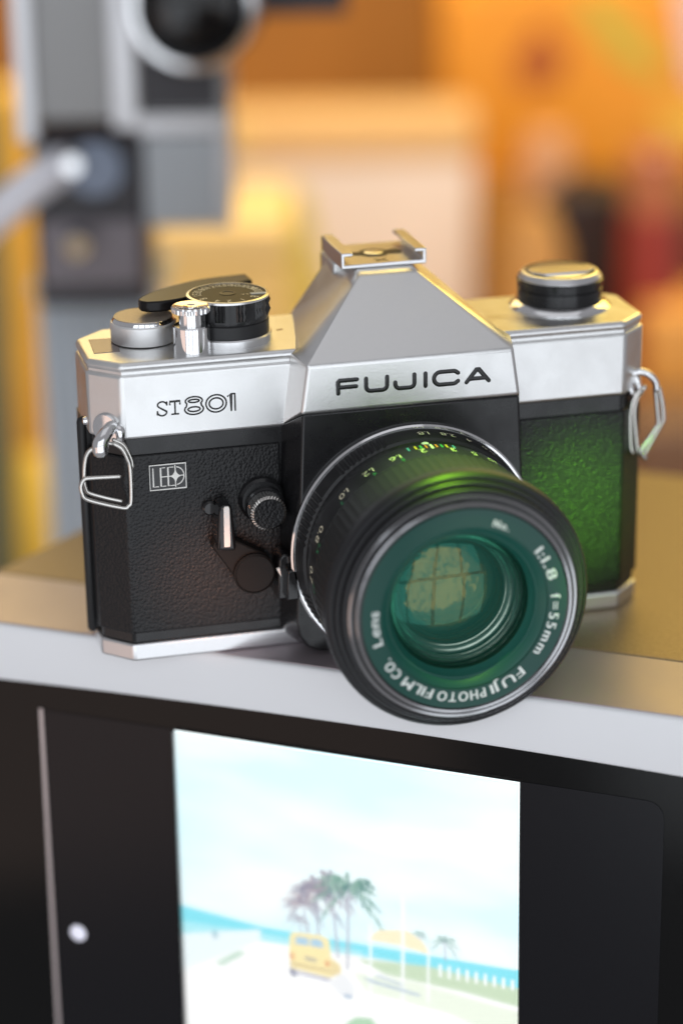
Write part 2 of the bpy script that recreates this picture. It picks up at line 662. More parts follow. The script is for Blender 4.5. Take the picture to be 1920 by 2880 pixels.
# mirror box (black, behind the lens mount)
bm = bmesh.new()
front = [(-25.6, 59.4), (-27.9, 9.0), (-27.4, 5.5), (-25.5, 2.6), (-22.5, 1.2), (22.5, 1.2), (25.5, 2.6), (27.4, 5.5), (27.7, 9.0), (25.4, 59.4)]
back = [(-28.7, 54.4), (-30.6, 9.0), (-30.2, 5.0), (-28.5, 2.2), (-25.5, 0.9), (25.5, 0.9), (28.5, 2.2), (30.2, 5.0), (30.4, 9.0), (28.5, 54.4)]
fv = [bm.verts.new((a, -8.25, b)) for a, b in front]
bv = [bm.verts.new((a, 1.5, b)) for a, b in back]
bm.faces.new(fv)
bm.faces.new(bv[::-1])
for i in range(len(fv)):
    k = (i + 1) % len(fv)
    bm.faces.new((fv[i], bv[i], bv[k], fv[k]))
link('mirror_box', from_bm(scaled(bm)), M['black'], cam1, 40, 0.5, 3)

# hot shoe
prof = [(-10.3, 86.0), (10.1, 86.0), (10.1, 89.7), (7.3, 89.7), (7.3, 88.9), (9.3, 88.9), (9.3, 86.9), (-9.5, 86.9), (-9.5, 88.9), (-7.5, 88.9), (-7.5, 89.7), (-10.3, 89.7)]
shoe = prism('hot_shoe', prof, 15.2, 35.0, M['silver_fine'], cam1, 'xz', bevel=0.22)
lathe('contact_recess', [(3.6, 0.0), (3.6, 0.12), (2.5, 0.14), (2.4, 0.05)], (-0.1, 25, 86.9), M['black_satin'], shoe, seg=32)
lathe('contact', [(2.3, 0.0), (2.3, 0.25), (1.9, 0.35), (0, 0.35)], (-0.1, 25, 86.9), M['silver_fine'], shoe, seg=28)
prism('lock_notch', [(2.9, 23.3), (6.0, 23.0), (6.8, 25.0), (6.0, 27.2), (2.9, 26.6)], 86.85, 87.05, M['black_satin'], shoe)
prism('lock_notch', [(-6.4, 24.6), (-3.4, 23.6), (-3.4, 26.2), (-6.2, 26.6)], 86.85, 87.05, M['black_satin'], shoe)
bm = bmesh.new()
for p in ([(-1.4, 17.0, 86.92), (1.2, 19.0, 86.92)], [(1.2, 17.0, 86.92), (-1.4, 19.0, 86.92)]):
    add_tube(bm, p, 0.24, 8, False, ((0, 0, 1), 0.05))
link('sync_mark', from_bm(scaled(bm)), M['ink'], shoe)

# winding hub, shutter release, shutter dial, advance lever
hub = lathe('winding_hub', [(7.5, 0.3), (7.6, 0.5), (7.6, 4.5), (7.35, 4.8), (0, 4.8)], (-56.6, 18.3, 72.2), M['silver_bright'], cam1, seg=72)
lathe('hub_bevel', [(7.2, 0), (7.2, 0.3), (6.75, 1.0), (0, 1.1)], (-56.6, 18.3, 76.95), M['chrome'], hub, seg=48)
lathe('hub_disc', [(6.7, 0), (6.7, 0.22), (0, 0.30)], (-56.6, 18.3, 77.9), M['tan_disc'], hub, seg=48)

rel = lathe('shutter_release', [(4.2, 0), (4.2, 5.9), (3.9, 6.2), (2.8, 6.2), (2.75, 6.6), (2.75, 9.0), (0, 9.0)], (-47.6, 6.3, 72.2), M['chrome'], cam1, seg=64)
lathe('release_collar', [(3.0, 0), (4.3, 0.5), (4.35, 1.5), (4.1, 1.9), (3.6, 1.9), (0, 1.3)], (-47.6, 6.3, 81.0), M['chrome'], rel, seg=88,
      mod=lambda r, a, j, i: r * (1.0 if j not in (1, 2) else (1.02 if i % 4 < 2 else 0.965)), smooth=25)
lathe('release_button', [(1.7, 0), (1.7, 0.3), (1.2, 0.15), (0, -0.1)], (-47.6, 6.3, 82.45), M['chrome'], rel, seg=24)

DC = (-37.5, 14.2)
dial = lathe('shutter_dial', [(9.95, 0), (9.95, 1.6), (9.6, 1.9), (0, 1.9)], (*DC, 72.2), M['silver_fine'], cam1, seg=72)
lathe('dial_skirt', [(9.35, 0), (9.35, 2.9), (9.2, 3.1), (0, 3.1)], (*DC, 74.1), M['black_satin'], dial, seg=64)


def knurl(r, a, j, i):
    if j in (0, 1, 6):
        return r
    k = i % 12
    if k in (1, 3, 5):
        return r + 0.55 * (1.0 if j % 2 == 1 else 0.2)
    return r


lathe('dial_grip', [(9.2, 0), (9.3, 0.3), (9.3, 1.0), (9.3, 2.1), (9.3, 3.2), (9.3, 4.3), (9.4, 5.2)], (*DC, 77.3), M['black'], dial, seg=144, mod=knurl, smooth=20)
lathe('dial_rim', [(9.5, 0), (9.5, 0.45), (9.1, 0.62), (8.85, 0.6), (8.85, 0.2)], (*DC, 82.4), M['silver_fine'], dial, seg=72, close=False)
lathe('dial_face', [(8.9, 0), (8.9, 0.4), (0, 0.42)], (*DC, 82.4), mat('dial_black', (0.014, 0.012, 0.010), 0.5, 0, 0.35), dial, seg=64)
lathe('dial_screw', [(1.9, 0), (1.9, 0.12), (1.4, 0.15), (1.3, 0.05), (0, 0.05)], (*DC, 82.8), M['black_satin'], dial, seg=28)
bm = bmesh.new()
words = [('15', 178), ('30', 156), ('60', 132), ('125', 108), ('250', 84), ('500', 60), ('1000', 36), ('2000', 12), ('B', -42), ('1', -72), ('2', -98), ('4', -120), ('8', -152)]
for t, deg in words:
    n = len(t)
    for q, ch in enumerate(t):
        a = R(deg) - (q - (n - 1) / 2) * R(10.5)
        ro = Vector((math.cos(a), math.sin(a), 0))
        ta = Vector((math.sin(a), -math.cos(a), 0))
        c = Vector((*DC, 82.87))
        add_glyph(bm, ch, lambda u, v, ro=ro, ta=ta, c=c: c + ro * (6.1 + v * 2.0) + ta * (u * 1.75))
for q, ch in enumerate('ASA'):
    c = Vector((DC[0] + 3.2 + q * 1.0, DC[1] - 1.6 + q * 0.05, 82.87))
    add_glyph(bm, ch, lambda u, v, c=c: c + Vector((u * -0.9, v * -0.9, 0)))
link('dial_numerals', from_bm(scaled(bm)), M['ivory'], dial)
prism('film_speed_window', [(5.0 + DC[0], -2.6 + DC[1]), (8.6 + DC[0], -2.9 + DC[1]), (8.7 + DC[0], -1.6 + DC[1]), (5.0 + DC[0], -1.3 + DC[1])], 82.7, 82.95, mat('speed_window', (0.45, 0.50, 0.52), 0.4), dial)
prism('dial_index', [(-25.6, 17.0), (-24.0, 17.3), (-24.0, 18.0), (-25.6, 17.7)], 72.1, 72.26, mat('index_brown', (0.25, 0.10, 0.05), 0.5), top)

lever = prism('advance_lever', [tuple(p[:2]) for p in spline([(-57.3, 17.2, 0), (-56.9, 20.2, 0), (-51.4, 26.3, 0), (-41, 32.6, 0), (-29.0, 34.6, 0)], 6)] + [tuple(p[:2]) for p in spline([(-28.6, 28.6, 0), (-38, 24.0, 0), (-46.5, 17.6, 0), (-52, 15.6, 0), (-56.0, 15.7, 0)], 6)],
              79.3, 81.8, mat('lever_black_plastic', (0.008, 0.007, 0.007), 0.28, 0, 0.25), cam1, bevel=0.7, seg=3)
lathe('lever_pivot', [(5.5, 0), (5.5, 6.6), (0, 6.6)], (-37.5, 22.0, 72.2), M['black_satin'], lever, seg=40)

# rewind knob
RC = (44.2, 19.0)
rew = lathe('rewind_knob', [(12.0, 0), (12.05, 0.35), (10.7, 1.6), (10.0, 1.7), (0, 1.7)], (*RC, 72.2), M['chrome'], cam1, seg=72)
lathe('knob_grip', [(9.9, 0), (10.1, 0.2), (10.1, 3.0), (9.8, 3.15), (9.8, 3.4), (10.15, 3.6), (10.3, 5.2), (9.9, 5.5), (0, 5.5)], (*RC, 73.8), M['black'], rew, seg=72, smooth=30)
lathe('knob_cap', [(9.9, 0), (10.0, 0.5), (9.2, 1.5), (8.8, 1.65), (0, 1.65)], (*RC, 79.2), M['silver_fine'], rew, seg=72, smooth=25)
prism('rewind_crank', [(36.4, 16.6), (39, 14.2), (49.4, 14.2), (52, 16.6), (52, 20.2), (36.4, 20.8)], 80.8, 81.35, M['silver_fine'], rew, bevel=0.2)
lathe('crank_groove', [(8.3, 0), (8.3, 0.06), (7.5, 0.06)], (*RC, 80.84), M['black_satin'], rew, seg=60, close=False)

# LED badge
bx0, bx1, bz0, bz1 = -59.75, -51.2, 41.85, 48.0
badge = prism('badge', [(bx0, bz0), (bx1, bz0), (bx1, bz1), (bx0, bz1)], -0.25, 0.6, M['black_gloss'], cam1, 'xz')
yy = -0.27
fr = [(bx0 + .1, bz0 + .1), (bx1 - .1, bz0 + .1), (bx1 - .1, bz1 - .1), (bx0 + .1, bz1 - .1), (bx0 + .1, bz0 + .1)]
k = 0.42
fr2 = [(bx0 + .1 + k, bz0 + .1 + k), (bx1 - .1 - k, bz0 + .1 + k), (bx1 - .1 - k, bz1 - .1 - k), (bx0 + .1 + k, bz1 - .1 - k), (bx0 + .1 + k, bz0 + .1 + k)]
strokes('badge_frame', [fr], 0.30, M['white'], badge, yy, 0.14)
top_, bot_, mid_ = 47.15, 42.75, 45.0
led = [
    [(-58.85, top_), (-58.85, bot_), (-57.7, bot_)],
    [(-56.15, top_), (-57.1, top_), (-57.1, bot_), (-56.0, bot_)], [(-57.0, mid_), (-55.6, mid_)],
    [(-54.2, top_), (-55.4, top_), (-55.4, bot_), (-54.0, bot_)],
    arc(-53.7, mid_, 1.95, 2.15, 80, -80, 16),
    [(-53.75, 47.5), (-53.75, 42.4)], [(-55.4, mid_), (-51.8, mid_)],
]
strokes('badge_lettering', led, 0.28, M['white'], badge, yy, 0.13)
star = []
for q in range(4):
    a0 = 90 * q
    tip = (1.55 if q % 2 else 1.45)
    for t in range(6):
        # concave side between two tips
        u = t / 6
        p0 = (math.cos(R(a0)), math.sin(R(a0)))
        p1 = (math.cos(R(a0 + 90)), math.sin(R(a0 + 90)))
        L0 = 1.5
        c = 0.12
        bx = (1 - u) ** 2 * p0[0] * L0 + 2 * u * (1 - u) * c * (p0[0] + p1[0]) + u * u * p1[0] * L0
        bz = (1 - u) ** 2 * p0[1] * L0 * 1.35 + 2 * u * (1 - u) * c * (p0[1] + p1[1]) + u * u * p1[1] * L0 * 1.35
        star.append((-53.75 + bx, mid_ + bz))
prism('badge_star', star, -0.48, -0.2, M['white'], badge, 'xz')

# self timer lever
st = sub(cam1, 'self_timer', lambda o: None)
prism('timer_arm', [(-46.6, 28.2), (-45.2, 30.8), (-41.2, 29.4), (-34.0, 25.2), (-32.4, 22.5), (-32.3, 20.0), (-33.6, 17.6), (-36.2, 16.4), (-38.6, 16.9), (-41.0, 19.4)], -4.2, -0.2, M['black_matte'], st, 'xz', bevel=0.4)
lathe('timer_pivot', [(4.9, 0), (4.9, 0.9), (4.5, 1.25), (4.35, 1.0), (0, 0.8)], (-37.0, -4.2, 21.0), M['black_matte'], st, 'y', 48)
prism('timer_grip', [(-45.8, 28.0), (-41.4, 27.6), (-41.9, 37.6), (-42.5, 38.9), (-44.7, 38.9), (-45.2, 37.4)], -6.6, -0.2, M['black_gloss'], st, 'xz', bevel=0.7, seg=3)
prism('timer_stripe', [(-44.25, 28.9), (-42.85, 28.9), (-42.75, 30), (-42.75, 38.2), (-42.95, 38.7), (-43.9, 38.7), (-44.1, 38.2), (-44.25, 30)], -6.95, -6.4, M['white'], st, 'xz', bevel=0.15)
lathe('timer_stop', [(1.7, 0), (1.7, 1.4), (1.3, 1.8), (0, 1.8)], (-46.2, 0.3, 36.6), M['black_gloss'], st, 'y', 28)
# sync terminal with knurled cap
sync = lathe('sync_terminal', [(5.4, 0), (5.3, 1.6), (4.7, 2.2), (0, 2.2)], (-34.0, 0.3, 37.4), M['black'], cam1, 'y', 40)
lathe('terminal_collar', [(4.7, 0), (4.7, 1.4), (4.3, 1.7), (0, 1.7)], (-33.6, -1.5, 36.2), M['black_gloss'], sync, 'y', 48)
lathe('terminal_cap', [(4.05, 0), (4.2, 0.2), (4.2, 1.9), (3.55, 2.4)], (-33.3, -3.0, 35.4), M['steel'], sync, 'y', 72,
      mod=lambda r, a, j, i: r * (1.015 if i % 2 else 0.965) if j in (1, 2) else r, smooth=15)
lathe('terminal_face', [(3.6, 0), (3.5, 0.12), (0, 0.05)], (-33.3, -5.42, 35.4), M['leather'], sync, 'y', 40)
# lens lock by the mount
lock = prism('depth_preview', [(-32.2, 14.6), (-28.6, 14.6), (-28.6, 25.4), (-30.6, 25.8), (-31.6, 24.6)], -7.0, 0.5, M['black_gloss'], cam1, 'xz', bevel=0.5)
prism('lock_button', [(-30.6, 15.2), (-27.6, 15.2), (-27.6, 22.6), (-30.2, 22.6)], -9.6, -6.0, M['black_gloss'], lock, 'xz', bevel=0.4)
prism('index_mark', [(-32.35, 22.5), (-31.55, 22.7), (-31.3, 20.4)], -7.4, -6.8, M['white'], lock, 'xz')

# lens, axis along -y
LC = (0.0, 0.0, 25.6)
lens = sub(cam1, 'lens', lambda o: None)


def ring(name, prof, m, seg=96, mod=None, smooth=30, close=False):
    return lathe(name, [(r, s) for r, s in prof], LC, m, lens, 'y', seg, mod, smooth, 0, close)


ring('mount_ring', [(27, 8.2), (29.1, 8.2), (29.3, 8.5), (29.3, 9.2), (28.9, 9.6), (28.4, 9.6)], M['chrome'])


def scallop(r, a, j, i):
    d = math.degrees(a) % 360
    on = (105 < d < 133) or (146 < d < 172) or (196 < d < 226) or (300 < d < 330)
    if on and j in (1, 2, 3):
        return r - (0.3 if i % 4 < 2 else 0.0)
    return r


ring('aperture_ring', [(28.5, 9.3), (28.5, 9.9), (28.2, 10.4), (27.6, 14.0), (26.6, 14.5)], M['black_satin'], 432, scallop, 25)
ring('index_ring', [(26.4, 14.4), (27.0, 14.6), (27.0, 17.9), (27.5, 18.3), (27.5, 18.7), (26.4, 18.9)], M['black_satin'])
ring('distance_ring', [(26.4, 18.7), (27.6, 19.0), (27.9, 27.0), (27.2, 27.4)], M['black_satin'])


def waffle(r, a, j, i):
    if j < 1 or j > 13:
        return r
    return r + (0.28 if (i % 3 == 0 and j % 2 == 1) else 0.0)


ring('focus_grip', [(27.3, 27.2)] + [(28.0, 27.6 + q * 0.8) for q in range(14)] + [(27.6, 38.6)], M['rubber'], 270, waffle, 20)
ring('front_barrel', [(27.4, 38.4), (28.2, 38.9), (28.6, 39.8), (28.6, 40.6), (28.3, 40.9), (28.3, 41.2), (29.6, 41.7), (29.9, 42.4), (29.9, 44.4), (29.6, 45.3), (29.0, 45.9), (28.75, 45.9), (28.7, 45.5), (28.3, 45.5), (28.2, 46.6), (27.9, 47.0), (27.45, 47.0), (27.4, 46.6), (27.0, 46.6)], M['black_edge'])
ring('filter_ring', [(27.1, 46.4), (27.05, 48.3), (26.8, 48.6), (26.4, 48.6), (26.3, 48.1), (25.9, 48.1)], M['black_edge'], 288, lambda r, a, j, i: r - (0.12 if (i % 3 == 0 and j in (0, 1)) else 0.0))
ring('bright_ring', [(25.95, 47.9), (25.9, 49.2), (25.6, 49.45), (25.15, 49.3), (25.1, 48.8)], M['dark_steel'])
ring('dark_ring', [(25.1, 48.9), (25.0, 49.3), (24.5, 49.3)], M['black_gloss'])
ring('bright_ring', [(24.5, 49.1), (24.45, 50.3), (24.15, 50.5), (23.7, 50.35)], M['dark_steel'])
ring('inner_lip', [(23.7, 50.2), (23.5, 50.5), (23.1, 50.25)], M['black_gloss'])
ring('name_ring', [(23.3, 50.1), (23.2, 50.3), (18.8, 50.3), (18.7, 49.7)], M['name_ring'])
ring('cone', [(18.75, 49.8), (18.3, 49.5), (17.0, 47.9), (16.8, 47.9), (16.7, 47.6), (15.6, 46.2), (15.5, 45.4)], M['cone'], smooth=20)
ring('baffle', [(15.6, 46.2), (15.3, 43.5), (14.0, 43.2), (13.9, 41.0), (12.6, 40.6), (12.5, 38.5), (11.2, 38.2), (11.1, 35.0), (9.5, 34.6), (9.3, 30), (0, 29.5)], M['baffle'], smooth=20)
for rr, s in ((15.2, 44.6), (14.55, 43.35), (14.05, 42.4), (13.3, 40.9), (12.65, 39.8), (11.9, 38.4), (11.25, 37.2), (9.55, 34.65)):
    ring('retaining_ring', [(rr + 0.35, s - 0.1), (rr + 0.1, s + 0.22), (rr - 0.25, s + 0.05)], M['steel'], 72)
# glass: a bulging front element and two deeper, amber coated ones
ring('inner_element', [(12.4, 38.6), (11.0, 39.5), (9.0, 40.4), (6.0, 41.2), (3.0, 41.6), (0, 41.7)], M['inner_glass'], 64)
ring('inner_element', [(9.4, 36.6), (7, 35.6), (4, 34.9), (0, 34.6)], M['inner_glass'], 64)
ring('inner_element', [(9.2, 31.0), (7, 32.0), (4, 32.8), (0, 33.1)], M['inner_glass'], 64)
ring('front_element', [(15.55, 46.0), (14.0, 47.0), (12, 47.9), (9, 48.9), (6, 49.5), (3, 49.9), (0, 50.0)], M['front_glass'], 96, smooth=60)


def on_front(th, rad, s=50.34):
    return Vector((LC[0] + rad * math.cos(th), -s, LC[2] + rad * math.sin(th)))


def ring_text(bm, text, a0, a1, rad, h, gap=0.5):
    """characters that fill the arc from angle a0 to a1 (degrees, clockwise), tops outward."""
    wd = [max(0.16, glyph(c)[2]) for c in text]
    arc_len = R(abs(a1 - a0)) * (rad + h / 2)
    k = (arc_len - gap * (len(text) - 1)) / sum(wd)          # millimetres per unit of width
    acc = 0
    for c, w_ in zip(text, wd):
        th = R(a0) - (acc + w_ * k / 2) / (rad + h / 2)
        acc += w_ * k + gap
        ro = Vector((math.cos(th), 0, math.sin(th)))
        ta = Vector((math.sin(th), 0, -math.cos(th)))
        p = on_front(th, rad)
        for n_, dx in enumerate((-0.08, 0.0, 0.08)):       # three passes make a bolder stroke
            add_glyph(bm, c, lambda u, v: p + ro * (v * h) + ta * (u * k * 0.94 + dx) + Vector((0, -0.004 * n_, 0)))


bm = bmesh.new()
ring_text(bm, 'FUJI', -50, -73.5, 19.4, 2.25)
ring_text(bm, 'PHOTO', -77, -108, 19.4, 2.25)
ring_text(bm, 'FILM', -111.5, -133, 19.4, 2.25)
ring_text(bm, 'CO.', -137, -151, 19.4, 2.25)
ring_text(bm, 'Lens', -162, -185, 19.4, 2.25)
ring_text(bm, '1:1.8', 37, 14, 19.4, 2.25, 0.75)
ring_text(bm, 'f=55mm', 4, -37, 19.4, 2.25, 0.8)
ring_text(bm, 'No.', 72, 61, 19.6, 1.6)
link('lens_lettering', from_bm(scaled(bm)), mat('white_lens_print', (0.82, 0.86, 0.82), 0.5), lens)

# figures on the barrel, tops towards the front, read from behind
bm = bmesh.new()


def barrel(ch, deg, s, rad, h, bmx, wx=1.05):
    n = len(ch)
    wd = [glyph(c)[2] * wx * h + 0.25 for c in ch]
    tot = sum(wd)
    acc = 0
    for c, w_ in zip(ch, wd):
        off = acc + w_ / 2 - tot / 2
        acc += w_
        def fn(u, v, off=off):
            th = R(deg) + (off + u * wx * h) / rad
            return Vector((LC[0] + rad * math.cos(th), -(s + v * h), LC[2] + rad * math.sin(th)))
        add_glyph(bmx, c, fn)


for t, d in (('1.8', 87), ('2.8', 75), ('4', 64), ('5.6', 53), ('8', 42), ('11', 31), ('16', 20)):
    barrel(t, d, 11.1, 28.15, 2.1, bm)
for t, d in (('2', 93.5), ('3', 79), ('5', 68.5), ('10', 59), ('1.6', 107), ('1.2', 121), ('1.0', 136), ('0.8', 158), ('0.7', 178), ('0.6', 205)):
    barrel(t, d, 22.0, 27.86, 2.3, bm)
link('scale_numerals', from_bm(scaled(bm)), M['ivory'], lens)
bm = bmesh.new()
for t, d in (('5', 104.5), ('4', 119), ('3', 139), ('2.5', 163), ('2.3', 183)):
    barrel(t, d, 25.2, 27.93, 1.3, bm)
link('scale_numerals', from_bm(scaled(bm)), M['green_p'], lens)


def dash(deg, s0, s1, rad, wdeg, m, name='scale_mark'):
    bmx = bmesh.new()
    vs = []
    for a, s in ((deg - wdeg, s0), (deg + wdeg, s0), (deg + wdeg, s1), (deg - wdeg, s1)):
        for rr in (rad - 0.2, rad + 0.06):
            vs.append(bmx.verts.new((LC[0] + rr * math.cos(R(a)), -s, LC[2] + rr * math.sin(R(a)))))
    b_, t_ = vs[0::2], vs[1::2]
    bmx.faces.new(t_)
    bmx.faces.new(b_[::-1])
    for i in range(4):
        k_ = (i + 1) % 4
        bmx.faces.new((b_[i], b_[k_], t_[k_], t_[i]))
    return link(name, from_bm(scaled(bmx)), m, lens)


for d, m_ in ((99, 'blue'), (95.5, 'yellow'), (93, 'green_p'), (90.5, 'orange_p'), (85.5, 'orange_p'), (83, 'green_p'), (80.5, 'yellow'), (77, 'blue')):
    dash(d, 19.3, 21.3, 27.68, 0.45, M[m_])
dash(88, 19.2, 21.9, 27.70, 0.6, M['white'])
dot = lathe('index_dot', [(0.85, 0), (0.8, 0.15), (0, 0.22)], (0, 0, 0), M['white'], lens, 'z', 20)
dot.matrix_local = Matrix.Translation(Vector((LC[0] + 27.0 * math.cos(R(88.5)), -16.3, LC[2] + 27.0 * math.sin(R(88.5)))) * S)

# strap lugs and split rings
lugm = M['chrome']
L1 = Vector((-68.4, 3.0, 56.6))
cn = Vector((-0.71, -0.70, 0))
lug = empty('strap_lug')
lug.parent = cam1
bm = bmesh.new()
add_lathe(bm, [(3.7, -0.6), (3.7, 0.35), (3.4, 0.75), (0, 0.9)], (0, 0, 0), 'z', 40)
rot = Vector((0, 0, 1)).rotation_difference(cn).to_matrix().to_4x4()
bmesh.ops.transform(bm, matrix=Matrix.Translation(L1) @ rot, verts=bm.verts)
link('lug_disc', from_bm(scaled(bm)), lugm, lug, 40)
bm = bmesh.new()
add_tube(bm, spline([(-67.0, 1.7, 57.4), (-68.0, -0.6, 58.0), (-69.6, -2.8, 57.2), (-70.9, -3.8, 55.6), (-71.0, -3.8, 54.0)], 6), lambda t: 1.25 + 0.7 * t, 14)
add_tube(bm, spline([(-66.2, 1.3, 57.2), (-66.0, -0.6, 56.8), (-65.9, -0.7, 54.6)], 5), lambda t: 1.5 - 0.6 * t, 12)
link('lug_hook', from_bm(scaled(bm)), lugm, lug, 60)


def px(u, v, yy):
    """strap ring outline: u, v in mm right and down from the ring's top left, at depth yy."""
    return (-75.9 + u, yy, 55.5 - v)


ringL = [(-67.6, -2.2, 54.6), (-66.0, -2.6, 53.4), (-64.9, -2.6, 51.0), (-64.3, -2.5, 48.2), (-64.4, -2.4, 41.0), (-65.1, -2.4, 39.6), (-66.6, -2.4, 39.3), (-74.0, -2.4, 41.9), (-75.4, -2.4, 43.6), (-75.6, -2.4, 45.6), (-74.8, -2.4, 46.9), (-73.4, -2.4, 47.1), (-66.9, -2.6, 46.9)]
ringB = [(-67.6, -1.2, 55.2), (-65.4, -1.4, 53.8), (-63.9, -1.4, 50.6), (-63.6, -1.4, 48.6)]
ringC = [(-71.6, -2.2, 54.4), (-73.6, -2.0, 53.0), (-74.4, -1.8, 50.4), (-74.7, -1.6, 46.6), (-74.4, -1.4, 44.4), (-73.6, -1.3, 43.2), (-70.0, -1.3, 41.7), (-66.6, -1.4, 40.6)]
sr = empty('strap_ring')
sr.parent = lug
bm = bmesh.new()
for p in (ringL, ringB, ringC):
    add_tube(bm, spline(p, 6), 0.52, 10)
add_tube(bm, [Vector((-71.6, -2.2, 54.4)), Vector((-69.6, -2.4, 55.0)), Vector((-67.6, -2.2, 54.6))], 0.46, 10)
link('wire', from_bm(scaled(bm)), M['steel'], sr, 60)
bpy.data.objects.remove(sr)
w_ = [o for o in COL.objects if o.name.startswith('wire')][0]
w_.parent = lug
w_.name = 'strap_ring'

# right lug, seen edge on
lug2 = empty('strap_lug')
lug2.parent = cam1
bm = bmesh.new()
add_tube(bm, spline([(57.4, 4.4, 57.9), (59.4, 3.6, 58.6), (61.4, 3.0, 57.8), (62.9, 2.8, 56.0), (63.3, 2.8, 54.0)], 6), lambda t: 1.0 - 0.25 * t, 12)
add_tube(bm, [(56.6, 4.0, 56.4), (56.7, 3.2, 55.0), (57.2, 3.2, 53.6)], 0.9, 12)
add_tube(bm, [(58.4, 4.0, 57.2), (58.8, 3.4, 55.6), (59.4, 3.2, 53.6)], 0.8, 10)
link('lug_hook', from_bm(scaled(bm)), lugm, lug2, 60)
bm = bmesh.new()
a1 = [(59.0, 2.6, 54.3), (57.3, 2.6, 51.8), (56.7, 2.6, 48.8), (56.7, 2.6, 45.8), (57.0, 2.6, 40.6), (57.5, 2.6, 38.9)]
a2 = [(60.6, 3.8, 54.6), (58.7, 3.8, 51.9), (58.1, 3.8, 48.8), (58.3, 3.8, 45.8), (59.0, 3.8, 40.2), (59.5, 3.8, 38.4), (60.0, 3.8, 37.9)]
b1 = [(63.0, 3.0, 54.2), (63.5, 3.0, 50.0), (64.0, 3.0, 45.6), (63.4, 3.0, 44.4), (60.3, 3.0, 39.8), (59.9, 3.0, 38.8), (60.9, 3.0, 36.9)]
b2 = [(64.4, 4.2, 54.0), (65.3, 4.2, 50.0), (65.7, 4.2, 46.2), (65.2, 4.2, 44.8), (61.9, 4.2, 39.0), (61.3, 4.2, 37.8), (60.4, 4.2, 37.4)]
for p in (a1, a2, b1, b2):
    add_tube(bm, spline(p, 6), 0.6, 10)
link('strap_ring', from_bm(scaled(bm)), M['steel'], lug2, 60)

# ------------------------------------------------------------------ the display unit it stands on
KA = R(-34.9)
ku = Vector((math.cos(KA), math.sin(KA), 0))
kn = Vector((math.sin(KA), -math.cos(KA), 0))       # towards the viewer
KO = Vector((-92.6, 32.3, 0))
unit = empty('display_unit')
unit.matrix_world = Matrix((( ku.x, -kn.x, 0, KO.x * S), (ku.y, -kn.y, 0, KO.y * S), (0, 0, 1, 0), (0, 0, 0, 1)))
tag(unit, 'grey metal display unit with a lit beach picture in its black glass front', 'display')
# local axes: x along the front, y to the rear (0 = front edge), z up

M['unit_top'] = mat('speckled_satin_brown', (0.31, 0.24, 0.155), 0.42, 0.6, bump=0.25, bscale=1600, var=0.13, vscale=900)
M['unit_trim'] = mat('satin_aluminium_trim', (0.47, 0.41, 0.44), 0.40, 0.5, bump=0.05, bscale=3000, rvar=0.05, vscale=60)
M['unit_lip'] = mat('pale_grey_moulding', (0.82, 0.83, 0.85), 0.45, 0.0, 0.4, bump=0.05, bscale=2000, rvar=0.05, vscale=40)
M['unit_glass'] = mat('black_front_glass', (0.003, 0.003, 0.003), 0.10, 0, 0.22, rvar=0.02, vscale=40)
M['lcd'] = mat('lcd_black', (0.006, 0.006, 0.008), 0.18, 0, 0.24)

prism('top_panel', [(-18, 30.6), (235, 30.6), (235, 158), (34, 158), (2, 118), (-10.6, 66.4)], -6.0, -0.02, M['unit_top'], unit, bevel=0.5, seg=3)
prism('trim', [(-40, 1.0), (240, 1.0), (240, 30.2), (-40, 30.2)], -7.0, 0.0, M['unit_trim'], unit, bevel=0.25)
prism('body', [(-38, 3), (238, 3), (233, 155), (36, 155), (5, 116), (-8, 64), (-14, 34), (-38, 28)], -175, -6.2, M['unit_lip'], unit, bevel=1.0)
# front lip: rounded upper edge, arched lower edge
bm = bmesh.new()
n = 28
secs = []
for i in range(n + 1):
    x = -30 + 280 * i / n
    t = (x - 95) / 100
    low = -13.25 - 1.75 * t * t if abs(t) < 1.3 else -13.25 - 1.75 * 1.69
    prf = [(2.5, -0.25), (0.9, -0.25), (0.35, -0.5), (0.08, -1.0), (0.0, -2.0), (-0.15, low + 0.6), (0.1, low + 0.1), (0.6, low), (2.5, low)]
    secs.append([bm.verts.new((x, yv, zv)) for yv, zv in prf])
for A, B in zip(secs, secs[1:]):
    for q in range(len(A) - 1):
        bm.faces.new((A[q], A[q + 1], B[q + 1], B[q]))
bm.faces.new(secs[0])
bm.faces.new(secs[-1][::-1])
link('front_lip', from_bm(scaled(bm)), M['unit_lip'], unit, 60)
prism('front_glass', [(-30, -170), (250, -170), (250, -11.5), (-30, -11.5)], 0.9, 2.4, M['unit_glass'], unit, 'xz')
cr = 4
x0, x1, zt_, zb_ = 9.2, 164.8, -21.6, -150
lcdp = [(x0, zb_), (x1, zb_)] + [(x1 - cr + cr * math.cos(R(a)), zt_ - cr + cr * math.sin(R(a))) for a in (0, 22, 45, 67, 90)] + [(x0, zt_)]
prism('lcd_panel', lcdp, 0.72, 1.2, M['lcd'], unit, 'xz', bevel=0.08)
prism('glass_edge', [(8.0, zb_), (9.0, zb_), (9.9, zt_ + 0.2), (8.9, zt_ + 0.2)], 0.45, 1.1, mat('pale_edge', (0.55, 0.50, 0.50), 0.35, 0.5), unit, 'xz')
lathe('lamp_reflection_spot', [(2.15, 0), (2.15, 0.1), (1.9, 0.2), (0, 0.2)], (16.0, 0.6, -82.3), mat('pale_spot', (0.80, 0.80, 0.88), 0.4, emit=(0.75, 0.75, 0.9), estr=0.35), unit, 'y', 32)  # glowing disc imitating a lamp's reflection in the black glass


